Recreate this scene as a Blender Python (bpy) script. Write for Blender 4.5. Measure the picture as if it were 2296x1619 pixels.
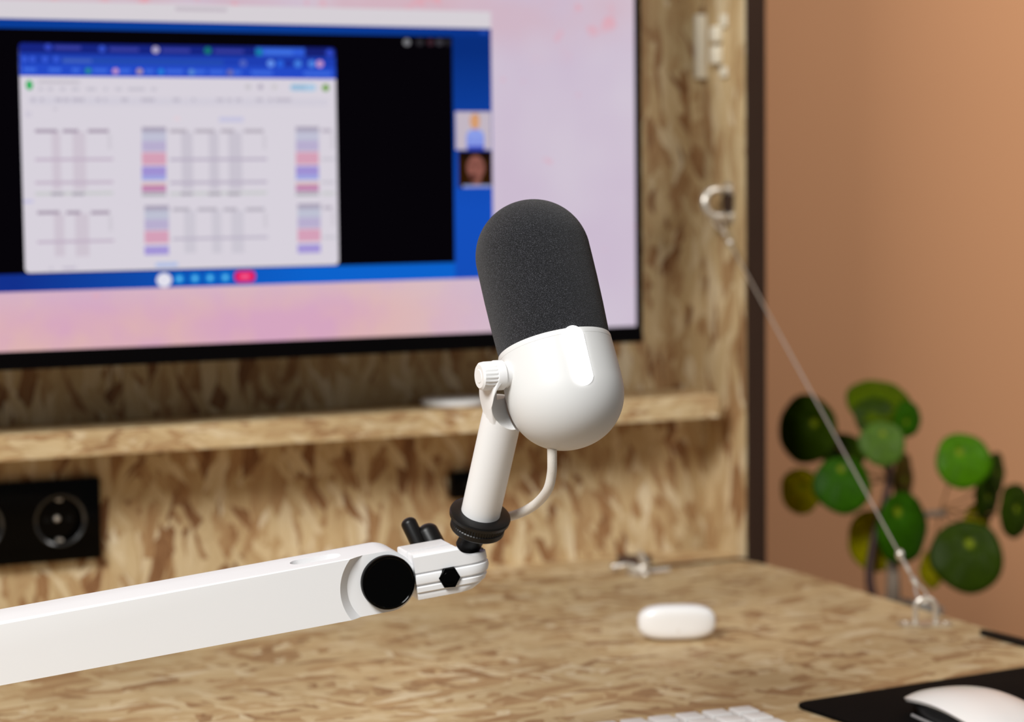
import bpy, bmesh, math, random
from mathutils import Vector, Matrix
random.seed(4)
for o in list(bpy.data.objects): bpy.data.objects.remove(o)
SC = bpy.context.scene; COL = SC.collection
PI = math.pi
def V(*a): return Vector(a)

# ------------------------------------------------------------------ camera
W, H, FPX = 2296, 1619, 5000.0
CAM = V(0, 0, 0.3553)
yaw, pitch, roll = (math.radians(a) for a in (24.7, 4.57, -0.61))
FW = V(math.sin(yaw)*math.cos(pitch), math.cos(yaw)*math.cos(pitch), -math.sin(pitch))
R0 = V(math.cos(yaw), -math.sin(yaw), 0); U0 = R0.cross(FW)
RT = R0*math.cos(roll) + U0*math.sin(roll)
UP = U0*math.cos(roll) - R0*math.sin(roll)
BK = -FW
cd = bpy.data.cameras.new('camera'); cam = bpy.data.objects.new('camera', cd); COL.objects.link(cam)
cam.matrix_world = Matrix(((RT.x, UP.x, BK.x, CAM.x), (RT.y, UP.y, BK.y, CAM.y), (RT.z, UP.z, BK.z, CAM.z), (0, 0, 0, 1)))
cd.sensor_fit = 'HORIZONTAL'; cd.sensor_width = 36; cd.lens = FPX/W*36
cd.clip_start = 0.05; cd.clip_end = 50
cd.dof.use_dof = True; cd.dof.focus_distance = 1.225; cd.dof.aperture_fstop = 6.3
SC.camera = cam

# ------------------------------------------------------------------ world, lights, exposure
wd = bpy.data.worlds.new('world'); SC.world = wd; wd.use_nodes = True
bg = wd.node_tree.nodes['Background']; bg.inputs[0].default_value = (1.0, 0.98, 0.95, 1); bg.inputs[1].default_value = 0.21
def area(name, loc, target, size, power, col, sy=None):
    l = bpy.data.lights.new(name, 'AREA'); l.energy = power; l.color = col
    l.shape = 'RECTANGLE'; l.size = size; l.size_y = sy or size
    o = bpy.data.objects.new(name, l); COL.objects.link(o); o.location = loc
    o.rotation_euler = (Vector(target)-Vector(loc)).to_track_quat('-Z', 'Y').to_euler()
    return o
area('key_softbox', (-0.95, 0.1, 1.7), (0.75, 1.6, 0.2), 0.8, 70, (0.995, 1, 0.99))
fl = area('fill_softbox', (1.9, 0.3, 1.6), (1.9, 2.2, 0.85), 0.8, 9.5, (1, 0.97, 0.94)); fl.data.spread = math.radians(95)
SC.view_settings.view_transform = 'Standard'; SC.view_settings.look = 'None'
SC.view_settings.exposure = 0.0; SC.view_settings.gamma = 1.0; SC.view_settings.use_curve_mapping = False

# ------------------------------------------------------------------ helpers
def ray(x, y): return FW + RT*((x-W/2)/FPX) - UP*((y-H/2)/FPX)
def at(x, y, d): return CAM + ray(x, y)*d
def hit(x, y, ax, v):
    r = ray(x, y); t = (v-CAM[ax])/r[ax]; return CAM + r*t
def lin(c):
    c = c/255.0
    return c/12.92 if c <= 0.04045 else ((c+0.055)/1.055)**2.4
def rgb(r, g, b): return (lin(r), lin(g), lin(b), 1)
def mat(name, col, rough=0.5, metal=0.0, emit=0.0, coat=0.0, spec=None, sub=0.0, bump=None, vary=None):
    m = bpy.data.materials.new(name); m.use_nodes = True
    nt = m.node_tree; b = nt.nodes['Principled BSDF']
    b.inputs['Base Color'].default_value = col; b.inputs['Roughness'].default_value = rough
    b.inputs['Metallic'].default_value = metal; b.inputs['Coat Weight'].default_value = coat
    if spec is not None: b.inputs['Specular IOR Level'].default_value = spec
    if emit: b.inputs['Emission Color'].default_value = col; b.inputs['Emission Strength'].default_value = emit
    if sub: b.inputs['Subsurface Weight'].default_value = sub; b.inputs['Subsurface Radius'].default_value = (.003, .002, .0015)
    tc = nt.nodes.new('ShaderNodeTexCoord')
    if vary:
        n = nt.nodes.new('ShaderNodeTexNoise'); n.inputs['Scale'].default_value = vary[0]; n.inputs['Detail'].default_value = 3
        nt.links.new(tc.outputs['Object'], n.inputs['Vector'])
        mx = nt.nodes.new('ShaderNodeMix'); mx.data_type = 'RGBA'
        nt.links.new(n.outputs['Fac'], mx.inputs['Factor'])
        mx.inputs['A'].default_value = tuple(c*(1-vary[1]) for c in col[:3])+(1,); mx.inputs['B'].default_value = tuple(min(1, c*(1+vary[1])) for c in col[:3])+(1,)
        nt.links.new(mx.outputs['Result'], b.inputs['Base Color'])
    if bump:
        n = nt.nodes.new('ShaderNodeTexNoise'); n.inputs['Scale'].default_value = bump[0]; n.inputs['Detail'].default_value = 2
        nt.links.new(tc.outputs['Object'], n.inputs['Vector'])
        bp = nt.nodes.new('ShaderNodeBump'); bp.inputs['Strength'].default_value = bump[1]; bp.inputs['Distance'].default_value = bump[2]
        nt.links.new(n.outputs['Fac'], bp.inputs['Height']); nt.links.new(bp.outputs['Normal'], b.inputs['Normal'])
    return m
def glow(name, col, strength=1.0):
    m = bpy.data.materials.new(name); m.use_nodes = True; nt = m.node_tree
    for n in list(nt.nodes): nt.nodes.remove(n)
    e = nt.nodes.new('ShaderNodeEmission'); e.inputs[0].default_value = col; e.inputs[1].default_value = strength
    o = nt.nodes.new('ShaderNodeOutputMaterial'); nt.links.new(e.outputs[0], o.inputs[0]); return m

ORG = {}
def empty(name, loc, label, cat, group=None):
    o = bpy.data.objects.new(name, None); COL.objects.link(o); o.location = loc; o.empty_display_size = 0.02
    o['label'] = label; o['category'] = cat
    if group: o['group'] = group
    ORG[o.name] = Vector(loc); return o
def tag(o, label, cat, group=None):
    o['label'] = label; o['category'] = cat
    if group: o['group'] = group
    return o
def obj(name, bm, m, parent=None, org=None, smooth=True, angle=35, label=None):
    """link a bmesh given in world space as one mesh object"""
    if parent is not None: org = ORG[parent.name]
    org = Vector(org) if org is not None else V(0, 0, 0)
    bmesh.ops.recalc_face_normals(bm, faces=bm.faces[:])
    bmesh.ops.translate(bm, verts=bm.verts[:], vec=-org)
    me = bpy.data.meshes.new(name); bm.to_mesh(me); bm.free()
    if smooth:
        for p in me.polygons: p.use_smooth = True
        try: me.set_sharp_from_angle(angle=math.radians(angle))
        except Exception: pass
    for x in (m if isinstance(m, (list, tuple)) else [m]): me.materials.append(x)
    o = bpy.data.objects.new(name, me); COL.objects.link(o)
    if parent is None: o.location = org
    else: o.parent = parent
    ORG[o.name] = org
    if label: o['label'] = label
    return o
def frame(axis, ref=None):
    a = Vector(axis).normalized(); r = Vector(ref) if ref is not None else (V(0, 0, 1) if abs(a.z) < 0.9 else V(1, 0, 0))
    x = (r - a*r.dot(a)).normalized(); return x, a.cross(x), a
def box(bm, lo, hi, bev=0, seg=2, X=None, Y=None, Z=None, O=None):
    X = X or V(1, 0, 0); Y = Y or V(0, 1, 0); Z = Z or V(0, 0, 1); O = O or V(0, 0, 0)
    vs = []
    for k in (0, 1):
        for (i, j) in ((0, 0), (1, 0), (1, 1), (0, 1)):
            vs.append(bm.verts.new(O + X*(lo[0], hi[0])[i] + Y*(lo[1], hi[1])[j] + Z*(lo[2], hi[2])[k]))
    fs = [bm.faces.new([vs[q] for q in f]) for f in ((3, 2, 1, 0), (4, 5, 6, 7), (0, 1, 5, 4), (1, 2, 6, 5), (2, 3, 7, 6), (3, 0, 4, 7))]
    if bev:
        es = {e for f in fs for e in f.edges}
        bmesh.ops.bevel(bm, geom=list(es), offset=bev, segments=seg, affect='EDGES', profile=0.5)
def lathe(bm, prof, O, axis, seg=64, ref=None, mod=None, cap=True):
    """prof: list of (radius, height) ; mod(i_seg, k) scales the radius"""
    x, y, a = frame(axis, ref); rings = []
    for k, (r, s) in enumerate(prof):
        if r < 1e-7: rings.append([bm.verts.new(O + a*s)]); continue
        ring = []
        for i in range(seg):
            t = 2*PI*i/seg; rr = r*(mod(i, k) if mod else 1)
            ring.append(bm.verts.new(O + a*s + (x*math.cos(t)+y*math.sin(t))*rr))
        rings.append(ring)
    for A, B in zip(rings, rings[1:]):
        for i in range(seg):
            j = (i+1) % seg
            if len(A) == 1 and len(B) == 1: continue
            if len(A) == 1: bm.faces.new((A[0], B[i], B[j]))
            elif len(B) == 1: bm.faces.new((A[i], A[j], B[0]))
            else: bm.faces.new((A[i], A[j], B[j], B[i]))
    if not cap: return
    if len(rings[0]) > 1: bm.faces.new(rings[0])
    if len(rings[-1]) > 1: bm.faces.new(rings[-1])
def rcyl(bm, A, B, r, bev=0, seg=40, r2=None):
    A = Vector(A); B = Vector(B); L = (B-A).length; r2 = r2 or r
    pr = [(0, 0), (r-bev, 0)]
    if bev:
        pr += [(r-bev+bev*math.sin(t), bev-bev*math.cos(t)) for t in (PI/6, PI/3, PI/2)]
        pr += [(r2-bev+bev*math.cos(t), L-bev+bev*math.sin(t)) for t in (0, PI/6, PI/3)]
    pr += [(r2-bev, L), (0, L)]
    if not bev: pr = [(0, 0), (r, 0), (r2, L), (0, L)]
    lathe(bm, pr, A, B-A, seg)
def catmull(pts, n):
    out = []; P = [pts[0]*2-pts[1]] + pts + [pts[-1]*2-pts[-2]]
    for i in range(1, len(P)-2):
        for k in range(n):
            t = k/n; a, b, c, d = P[i-1], P[i], P[i+1], P[i+2]
            out.append(0.5*((2*b)+(c-a)*t+(2*a-5*b+4*c-d)*t*t+(3*b-a-3*c+d)*t*t*t))
    out.append(pts[-1].copy()); return out
def sweep(bm, pts, r, seg=16, n=8, closed=False, smooth=True, radf=None):
    pts = [Vector(p) for p in pts]
    P = catmull(pts, n) if smooth and not closed else pts
    x = None; rings = []; N = len(P)
    for i, p in enumerate(P):
        if closed: d = P[(i+1) % N]-P[i-1]
        else: d = P[min(i+1, N-1)]-P[max(i-1, 0)]
        d.normalize()
        if x is None: x = frame(d)[0]
        x = (x-d*x.dot(d)).normalized(); y = d.cross(x); rr = radf(i/(N-1)) if radf else r
        rings.append([bm.verts.new(p+(x*math.cos(2*PI*k/seg)+y*math.sin(2*PI*k/seg))*rr) for k in range(seg)])
    for i in range(N if closed else N-1):
        A, B = rings[i], rings[(i+1) % N]
        for k in range(seg):
            j = (k+1) % seg; bm.faces.new((A[k], A[j], B[j], B[k]))
    if not closed: bm.faces.new(rings[0]); bm.faces.new(rings[-1])
def hull(bm, pts):
    vs = [bm.verts.new(p) for p in pts]
    r = bmesh.ops.convex_hull(bm, input=vs)
    dead = [v for v in r['geom_interior'] if isinstance(v, bmesh.types.BMVert)] + [v for v in r['geom_unused'] if isinstance(v, bmesh.types.BMVert)]
    bmesh.ops.delete(bm, geom=list(set(dead)), context='VERTS')
def circ(O, axis, r, n=40):
    x, y, a = frame(axis); return [O+(x*math.cos(2*PI*i/n)+y*math.sin(2*PI*i/n))*r for i in range(n)]
def ball(bm, O, r, sub=3, sc=None, rot=None):
    M = Matrix.Translation(O) @ (rot.to_4x4() if rot else Matrix()) @ (Matrix.Diagonal((*sc, 1)) if sc else Matrix())
    bmesh.ops.create_icosphere(bm, subdivisions=sub, radius=r, matrix=M)
def prism(bm, loop, off, bev=0):
    """loop of points extruded by vector off"""
    A = [bm.verts.new(p) for p in loop]; B = [bm.verts.new(p+off) for p in loop]; n = len(loop)
    f1 = bm.faces.new(A); f2 = bm.faces.new(B)
    for i in range(n): bm.faces.new((A[i], A[(i+1) % n], B[(i+1) % n], B[i]))
    if bev:
        es = list({e for f in (f1, f2) for e in f.edges})
        bmesh.ops.bevel(bm, geom=es, offset=bev, segments=3, affect='EDGES', profile=0.5)
def boolean(base, cutters, smooth_angle=30):
    """base bmesh, [(op, bmesh)] -> new bmesh"""
    def tmp(b):
        bmesh.ops.recalc_face_normals(b, faces=b.faces[:])
        me = bpy.data.meshes.new('tmp'); b.to_mesh(me); b.free()
        o = bpy.data.objects.new('tmp', me); COL.objects.link(o); return o
    A = tmp(base); tm = []
    for op, c in cutters:
        k = tmp(c); tm.append(k); md = A.modifiers.new('b', 'BOOLEAN'); md.operation = op; md.solver = 'EXACT'; md.object = k
    dg = bpy.context.evaluated_depsgraph_get(); ev = A.evaluated_get(dg)
    me = bpy.data.meshes.new_from_object(ev); b = bmesh.new(); b.from_mesh(me)
    for o in [A]+tm:
        d = o.data; bpy.data.objects.remove(o); bpy.data.meshes.remove(d)
    bpy.data.meshes.remove(me); return b
def uvbox(o, swap=None):
    """UV in metres; u runs along the strands of the board"""
    me = o.data; uv = me.uv_layers.new(name='UVMap')
    off = o.matrix_world.translation if o.parent is None else ORG[o.name]
    off = ORG[o.name]
    for p in me.polygons:
        n = p.normal; ax = max(range(3), key=lambda i: abs(n[i]))
        for li in p.loop_indices:
            c = me.vertices[me.loops[li].vertex_index].co + off
            a = [c[i] for i in range(3) if i != ax]       # ax=2 -> x,y ; ax=1 -> x,z ; ax=0 -> y,z
            if ax == 2: u, v = a[0], a[1]
            else: u, v = a[1], a[0]
            if swap == 'edge' and ax == 1: u, v = a[0], a[1]+5
            uv.data[li].uv = (u+ax*3.1, v+ax*1.7)

# ------------------------------------------------------------------ strand board material
def strand_board(name, shift=(0, 0), bright=1.0, size=1.0, flat=0.0, spread=1.0):
    m = bpy.data.materials.new(name); m.use_nodes = True; nt = m.node_tree; L = nt.links.new
    b = nt.nodes['Principled BSDF']; b.inputs['Roughness'].default_value = 0.62; b.inputs['Specular IOR Level'].default_value = 0.25
    uv = nt.nodes.new('ShaderNodeUVMap'); uv.uv_map = 'UVMap'
    def math_(op, a, bb=None, c=None):
        n = nt.nodes.new('ShaderNodeMath'); n.operation = op
        for i, v in enumerate((a, bb, c)):
            if v is None: continue
            if isinstance(v, (int, float)): n.inputs[i].default_value = v
            else: L(v, n.inputs[i])
        return n.outputs[0]
    def mixc(f, A, B, blend='MIX'):
        n = nt.nodes.new('ShaderNodeMix'); n.data_type = 'RGBA'; n.blend_type = blend
        for k, v in (('Factor', f), ('A', A), ('B', B)):
            if isinstance(v, (int, float)): n.inputs[k].default_value = v
            elif isinstance(v, tuple): n.inputs[k].default_value = v
            else: L(v, n.inputs[k])
        return n.outputs['Result']
    warp = nt.nodes.new('ShaderNodeTexNoise'); warp.inputs['Scale'].default_value = 34; warp.inputs['Detail'].default_value = 4
    L(uv.outputs[0], warp.inputs['Vector'])
    wv = nt.nodes.new('ShaderNodeVectorMath'); wv.operation = 'MULTIPLY_ADD'
    L(warp.outputs['Color'], wv.inputs[0]); wv.inputs[1].default_value = (0.013, 0.013, 0); L(uv.outputs[0], wv.inputs[2])
    base = None
    layers = [(0, .075, .020, 1.0), (38, .06, .016, .5), (-33, .07, .018, .45), (72, .05, .014, .32), (-8, .085, .013, .40), (16, .065, .017, .42), (-62, .04, .012, .22)]
    for i, (ang, ln, wd_, cov) in enumerate(layers):
        mp = nt.nodes.new('ShaderNodeMapping'); mp.vector_type = 'TEXTURE'
        mp.inputs['Location'].default_value = (shift[0]+i*.37, shift[1]+i*.21, 0); mp.inputs['Rotation'].default_value = (0, 0, math.radians(ang*spread))
        mp.inputs['Scale'].default_value = (ln*size, wd_*size, 1); L(wv.outputs[0], mp.inputs['Vector'])
        vo = nt.nodes.new('ShaderNodeTexVoronoi'); vo.voronoi_dimensions = '2D'; vo.inputs['Scale'].default_value = 1; vo.inputs['Randomness'].default_value = .95
        L(mp.outputs[0], vo.inputs['Vector'])
        sp = nt.nodes.new('ShaderNodeSeparateColor'); L(vo.outputs['Color'], sp.inputs[0])
        gm = nt.nodes.new('ShaderNodeMapping'); gm.vector_type = 'TEXTURE'; gm.inputs['Rotation'].default_value = (0, 0, math.radians(ang*spread))
        gm.inputs['Scale'].default_value = (.03, .0016, 1); L(wv.outputs[0], gm.inputs['Vector'])
        gn = nt.nodes.new('ShaderNodeTexNoise'); gn.inputs['Scale'].default_value = 1; gn.inputs['Detail'].default_value = 3; L(gm.outputs[0], gn.inputs['Vector'])
        tone = math_('ADD', sp.outputs[0], math_('MULTIPLY', math_('SUBTRACT', gn.outputs['Fac'], .5), .65))
        cr = nt.nodes.new('ShaderNodeValToRGB'); L(tone, cr.inputs[0]); e = cr.color_ramp.elements
        stops = [(0.0, (112, 72, 44)), (.14, (150, 109, 71)), (.36, (182, 152, 110)), (.66, (199, 175, 133)), (.9, (214, 194, 156)), (1.0, (224, 210, 182))]
        mean = (190, 163, 121); stops = [(p_, tuple(c_[q]*(1-flat)+mean[q]*flat for q in range(3))) for p_, c_ in stops]
        e[0].position = 0; e[0].color = rgb(*stops[0][1]); e[1].position = 1; e[1].color = rgb(*stops[-1][1])
        for p_, c_ in stops[1:-1]: k = e.new(p_); k.color = rgb(*c_)
        col = cr.outputs[0]
        edge = nt.nodes.new('ShaderNodeTexVoronoi'); edge.voronoi_dimensions = '2D'; edge.feature = 'DISTANCE_TO_EDGE'; edge.inputs['Scale'].default_value = 1; edge.inputs['Randomness'].default_value = .95
        L(mp.outputs[0], edge.inputs['Vector'])
        ed = nt.nodes.new('ShaderNodeMapRange'); ed.inputs['From Min'].default_value = 0.0; ed.inputs['From Max'].default_value = .07; ed.inputs['To Min'].default_value = .22*(1-flat); ed.inputs['To Max'].default_value = 0
        L(edge.outputs['Distance'], ed.inputs['Value'])
        col = mixc(ed.outputs[0], col, rgb(120, 78, 42))
        if base is None: base = col
        else: base = mixc(math_('LESS_THAN', sp.outputs[1], cov), base, col)
    big = nt.nodes.new('ShaderNodeTexNoise'); big.inputs['Scale'].default_value = 7; big.inputs['Detail'].default_value = 2; L(uv.outputs[0], big.inputs['Vector'])
    mr = nt.nodes.new('ShaderNodeMapRange'); mr.inputs['From Min'].default_value = .3; mr.inputs['From Max'].default_value = .7; mr.inputs['To Min'].default_value = .86*bright; mr.inputs['To Max'].default_value = 1.1*bright
    L(big.outputs['Fac'], mr.inputs['Value'])
    cc = nt.nodes.new('ShaderNodeVectorMath'); cc.operation = 'SCALE'; L(base, cc.inputs[0]); L(mr.outputs[0], cc.inputs['Scale'])
    L(cc.outputs[0], b.inputs['Base Color'])
    bp = nt.nodes.new('ShaderNodeBump'); bp.inputs['Strength'].default_value = .25; bp.inputs['Distance'].default_value = .001
    L(base, bp.inputs['Height']); L(bp.outputs['Normal'], b.inputs['Normal'])
    return m
OSB_BACK = strand_board('strand_board_back', (0, 0), 1.03, .62, .15, spread=.5)
OSB_DESK = strand_board('strand_board_desk', (2.3, 1.1), 1.08, .62, .42, spread=1.0)
OSB_SIDE = strand_board('strand_board_side', (4.1, 3.3), 1.04, 1.1, .3, spread=.4)
OSB_EDGE = strand_board('strand_board_edge', (6.1, 5.3), 1.1, .35, .4, spread=.3)

M_white = mat('white_plastic', rgb(238, 237, 236), .42, spec=.35)
M_body = mat('white_lacquer', rgb(222, 221, 219), .45, spec=.3)
M_arm = mat('white_paint', rgb(238, 238, 239), .42, spec=.35, bump=(900, .03, .0002))
M_black = mat('black_plastic', rgb(15, 14, 14), .38, spec=.3, bump=(2500, .08, .0002))
M_gloss = mat('black_gloss', rgb(2, 2, 2), .12, spec=.08)
M_blackm = mat('black_matt', rgb(9, 8, 8), .6, spec=.2)
M_steel = mat('steel', rgb(226, 219, 208), .3, metal=.8)
M_zinc = mat('zinc', rgb(205, 198, 188), .4, metal=.7)
M_frame = mat('dark_steel_frame', rgb(52, 36, 27), .7, spec=.1, vary=(14, .15))
M_wall = mat('terracotta_paint', rgb(200, 144, 102), .8, vary=(1.2, .06), bump=(260, .06, .001))
M_led = glow('light_bar_glow', (1, 1, 1, 1), 3.0)

# ------------------------------------------------------------------ the setting
ZF = -0.75
bm = bmesh.new(); box(bm, (-2.2, 2.25, ZF), (4.2, 2.35, 2.2)); o = obj('wall_back', bm, M_wall, smooth=False); o['kind'] = 'structure'
bm = bmesh.new(); box(bm, (-2.2, -1.4, ZF-.05), (4.2, 2.25, ZF)); o = obj('floor', bm, mat('grey_floor', rgb(120, 112, 104), .5, vary=(3, .1)), smooth=False); o['kind'] = 'structure'

# ------------------------------------------------------------------ cabinet with fold down desk
XS, YB, YF, XL = 1.067, 1.873, 1.80, -0.25
cab = empty('wall_cabinet', (0.4, 1.9, ZF), 'open cabinet lined with wood strand board, with narrow shelf and dark right frame', 'cabinet')
bm = bmesh.new(); box(bm, (XL, YB, -.018), (XS+.02, YB+.018, 1.05)); o = obj('back_panel', bm, OSB_BACK, cab, smooth=False); uvbox(o)
bm = bmesh.new(); box(bm, (XS, YF-.001, -.018), (XS+.0022, YB, 1.05), .0003, 1); o = obj('side_panel', bm, OSB_SIDE, cab, smooth=False); uvbox(o)
bm = bmesh.new(); box(bm, (XL, YF+.0035, -.018), (XS, YB, -.0005)); o = obj('base_panel', bm, OSB_DESK, cab, smooth=False); uvbox(o)
zt = hit(700, 937, 1, YF).z; zb = hit(700, 993, 1, YF).z
bm = bmesh.new(); box(bm, (XL, YF, zb), (hit(1612, 905, 1, YF).x, YB, zt), .0008, 1); shelf = obj('shelf', bm, [OSB_DESK, OSB_EDGE], cab, smooth=False)
for p in shelf.data.polygons:
    if abs(p.normal.y) > .7: p.material_index = 1
uvbox(shelf, 'edge')
XR = hit(1718, 600, 1, YF-.004).x
bm = bmesh.new(); box(bm, (XS+.0022, YF-.0045, ZF), (XR, 2.25, 1.05), .001, 1)
box(bm, (XL, YF+.02, ZF), (XS+.0195, 2.25, -.018), .001, 1)
box(bm, (XL, YB+.018, -.018), (XS+.002, 2.25, 1.05))
box(bm, (XL-.03, YF-.004, ZF), (XL, 2.25, 1.05), .001, 1); obj('frame', bm, M_frame, cab, smooth=False)

desk = empty('fold_down_desk', (.4, 1.8, -.022), 'wood strand board desktop folded down in front of the cabinet, under the boom arm', 'desk')
bm = bmesh.new(); YD = 1.0
loop = [V(XL, YF-.0065, 0), V(XS-.008, YF-.0065, 0), V(XS-.001, YF-.03, 0), V(XS+.002, YF-.10, 0), V(XS-.001, 1.45, 0), V(XS-.005, 1.3, 0), V(XS-.01, YD, 0), V(XL, YD, 0)]
prism(bm, loop, V(0, 0, -.022), .0012); o = obj('desktop', bm, [OSB_DESK], desk, angle=20); uvbox(o)
for xa, xb in ((XL+.02, XL+.14), (.965, XS-.0005)):
    bm = bmesh.new(); box(bm, (xa, YF-.006, -.012), (xb, YF+.003, .0007), .0005, 1); obj('hinge', bm, M_frame, desk, label='dark hinge strip')

# pad eye on the desk
def padeye(name, O, out, along, half, height, parent=None, r=.0022, plate=.019):
    """U loop: stands out along `out`, its feet spaced along `along`"""
    out = out.normalized(); along = along.normalized(); b2 = out.cross(along)
    lp = bmesh.new(); pts = [O+along*half, O+along*half+out*(height-half)]
    for k in range(1, 12): t = PI*k/12; pts.append(O+out*(height-half)+along*half*math.cos(t)+out*half*math.sin(t))
    pts += [O-along*half+out*(height-half), O-along*half]
    sweep(lp, pts, r, 14, smooth=False)
    pb = bmesh.new()
    hull(pb, [c+out*dz for s in (-1, 1) for dz in (0, .0016) for c in circ(O+along*plate*s*.75, out, plate*.42, 20)])
    for s in (-1, 1): rcyl(pb, O+along*plate*s*.85+out*.0016, O+along*plate*s*.85+out*.0026, .0028, .0005, 16)
    return lp, pb
EY = hit(2075, 1401, 2, 0)
lp, pb = padeye('ring', V(EY.x, EY.y, .0005), V(0, 0, 1), RT, .0082, .021)
pe = obj('pad_eye', pb, M_steel, desk, label='steel eye plate on the desk edge'); obj('ring', lp, M_steel, pe)
# dark latch at the right edge of the desk
A = hit(2206, 1416, 2, .003); B = hit(2305, 1441, 2, .003); d = (B-A); s_ = d.cross(V(0, 0, 1)).normalized()
bm = bmesh.new(); hull(bm, [c+V(0, 0, dz) for P_, rr in ((A, .003), (B, .005)) for dz in (-.0028, .0012) for c in circ(P_, V(0, 0, 1), rr, 16)])
obj('latch', bm, M_blackm, desk, label='black latch strip')

# ------------------------------------------------------------------ steel support cable
EU = hit(1637, 455, 0, XS); UO = V(XS, EU.y, EU.z)
lp, pb = padeye('eye', UO+V(-.0003, 0, 0), V(-1, 0, 0), V(0, .12, 1), .0125, .0275, r=.0036, plate=.017)
eye = empty('eye_bolt', UO, 'steel eye plate on the cabinet side panel holding the upper end of the wire', 'bracket')
obj('base_plate', pb, M_zinc, eye)
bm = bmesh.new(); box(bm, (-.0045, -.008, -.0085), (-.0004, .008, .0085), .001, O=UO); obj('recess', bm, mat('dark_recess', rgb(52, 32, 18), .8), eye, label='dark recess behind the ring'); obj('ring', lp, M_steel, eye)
cb = empty('support_cable', V(EY.x, EY.y, .018), 'thin steel wire running diagonally from the cabinet side down to the desk edge', 'cable')
T0 = V(EY.x, EY.y, .0188)
U1 = UO+V(-.0155, 0, -.0135)
dirc = (U1-T0).normalized()
bm = bmesh.new(); sweep(bm, [T0+dirc*.03, U1-dirc*.03], .0008, 10, smooth=False); obj('wire', bm, M_steel, cb)
def thimble(P, dr, side):
    bm = bmesh.new(); n = side; pts = []
    for k in range(21):
        t = -1+2*k/20; w_ = .0042*math.cos(t*PI/2)**.7 if abs(t) < .999 else 0
        pts.append(P+dr*(.030*(1-abs(0))*0)+dr*(.015+.015*math.sin(PI/2*1)*0)+dr*(0.0))
    pts = []
    for k in range(24):
        t = 2*PI*k/24; L_ = .019
        pts.append(P+dr*(L_*.5*(1-math.cos(t)))*1.0+n*(.0040*math.sin(t)*(1.15-.5*(1-math.cos(t))/2)))
    sweep(bm, pts, .0011, 8, closed=True); return bm
sd = dirc.cross(FW).normalized()
for nm, P_, dr in (('lower', T0-dirc*.001, dirc), ('upper', U1+dirc*.001, -dirc)):
    obj('loop', thimble(P_, dr, sd), M_steel, cb)
    bm = bmesh.new(); rcyl(bm, P_+dr*.019, P_+dr*.027, .0025, .0008, 14); obj('ferrule', bm, M_steel, cb)
bm = bmesh.new(); ball(bm, T0+dirc*.050, .0036, 2, sc=(1, 1, 1.3)); rcyl(bm, T0+dirc*.033, T0+dirc*.040, .0018, .0004, 12); rcyl(bm, T0+dirc*.028, T0+dirc*.053, .0014, 0, 12); obj('wire_clamp', bm, M_steel, cb)
bm = bmesh.new(); ball(bm, U1-dirc*.036, .0034, 2); obj('wire_clamp', bm, M_steel, cb)

# ------------------------------------------------------------------ pale hinge on the side panel
hg = empty('cabinet_hinge', hit(1590, 170, 0, XS), 'pale metal hinge at the top of the cabinet side, above the eye plate', 'hinge')
def sidebox(bm, x0, y0, x1, y1, t0, t1, bev=.001):
    a = hit(x0, y0, 0, XS); b = hit(x1, y1, 0, XS); box(bm, (XS-t1, min(a.y, b.y), min(a.z, b.z)), (XS-t0, max(a.y, b.y), max(a.z, b.z)), bev)
bm = bmesh.new(); P0 = hit(1589, 30, 0, XS-.006); P1 = hit(1589, 175, 0, XS-.006)
box(bm, (P0.x-.0055, YB-.008, P1.z), (P0.x+.005, YB-.0005, P0.z), .001)
M_pale = mat('pale_zinc', rgb(236, 228, 208), .45)
obj('plate', bm, M_pale, hg)
for (y0, y1) in ((60, 94), (104, 143)):
    bm = bmesh.new(); sidebox(bm, 1607, y0, 1623, y1, .0006, .009, .0018); obj('knuckle', bm, M_pale, hg)
for (y0, y1) in ((33, 60), (150, 173)):
    bm = bmesh.new(); sidebox(bm, 1620, y0, 1634, y1, .0006, .0035, .0012); obj('tab', bm, M_pale, hg)
for yy in (66, 140):
    bm = bmesh.new(); p = hit(1575, yy, 1, YB); rcyl(bm, p+V(0, -.0004, 0), p+V(0, -.003, 0), .003, .0006, 14); obj('screw', bm, M_steel, hg)

# ------------------------------------------------------------------ catch lying where desk meets cabinet
CZ = 0
def dk(x, y, z=0): return hit(x, y, 2, z)
ct = empty('door_catch', dk(1432, 1283), 'small steel catch lying at the back of the desk, left of the cabinet corner', 'catch')
bm = bmesh.new(); a = dk(1500, 1278, .001); b = dk(1432, 1284, .001); sweep(bm, [a, b], .0022, 10, smooth=False); a = dk(1448, 1284, .002)
hull(bm, [c+V(0, 0, h) for h in (0, .004) for c in circ(V(b.x, b.y, .0003), V(0, 0, 1), .011, 20)]); obj('base', bm, M_zinc, ct)
bm = bmesh.new(); q_ = dk(1422, 1262, .0005); hull(bm, [c+V(0, 0, h) for h in (0, .007) for e_ in (-1, 1) for c in circ(V(q_.x, q_.y, .0003)+RT*.011*e_, V(0, 0, 1), .005, 16)]); obj('dark_shadow_block', bm, mat('catch_shade_brown', rgb(70, 48, 36), .6), ct, label='dark brown block standing in for the shadow and darker parts of the catch')  # dark block added behind the catch: its shadow as colour, plus darker parts
bm = bmesh.new(); A = V(b.x, b.y, .004); sweep(bm, [A+RT*.002, A+RT*.006+V(0, 0, .005), A+RT*.000+V(0, 0, .016)], .0032, 12); obj('lever', bm, M_steel, ct)
bm = bmesh.new(); sweep(bm, [A+V(0, 0, .001), A-RT*.011+V(0, 0, .004), A-RT*.021+V(0, 0, .002)], .0022, 12); ball(bm, A-RT*.022+V(0, 0, .0022), .0042, 3); obj('hook', bm, M_steel, ct)
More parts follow.
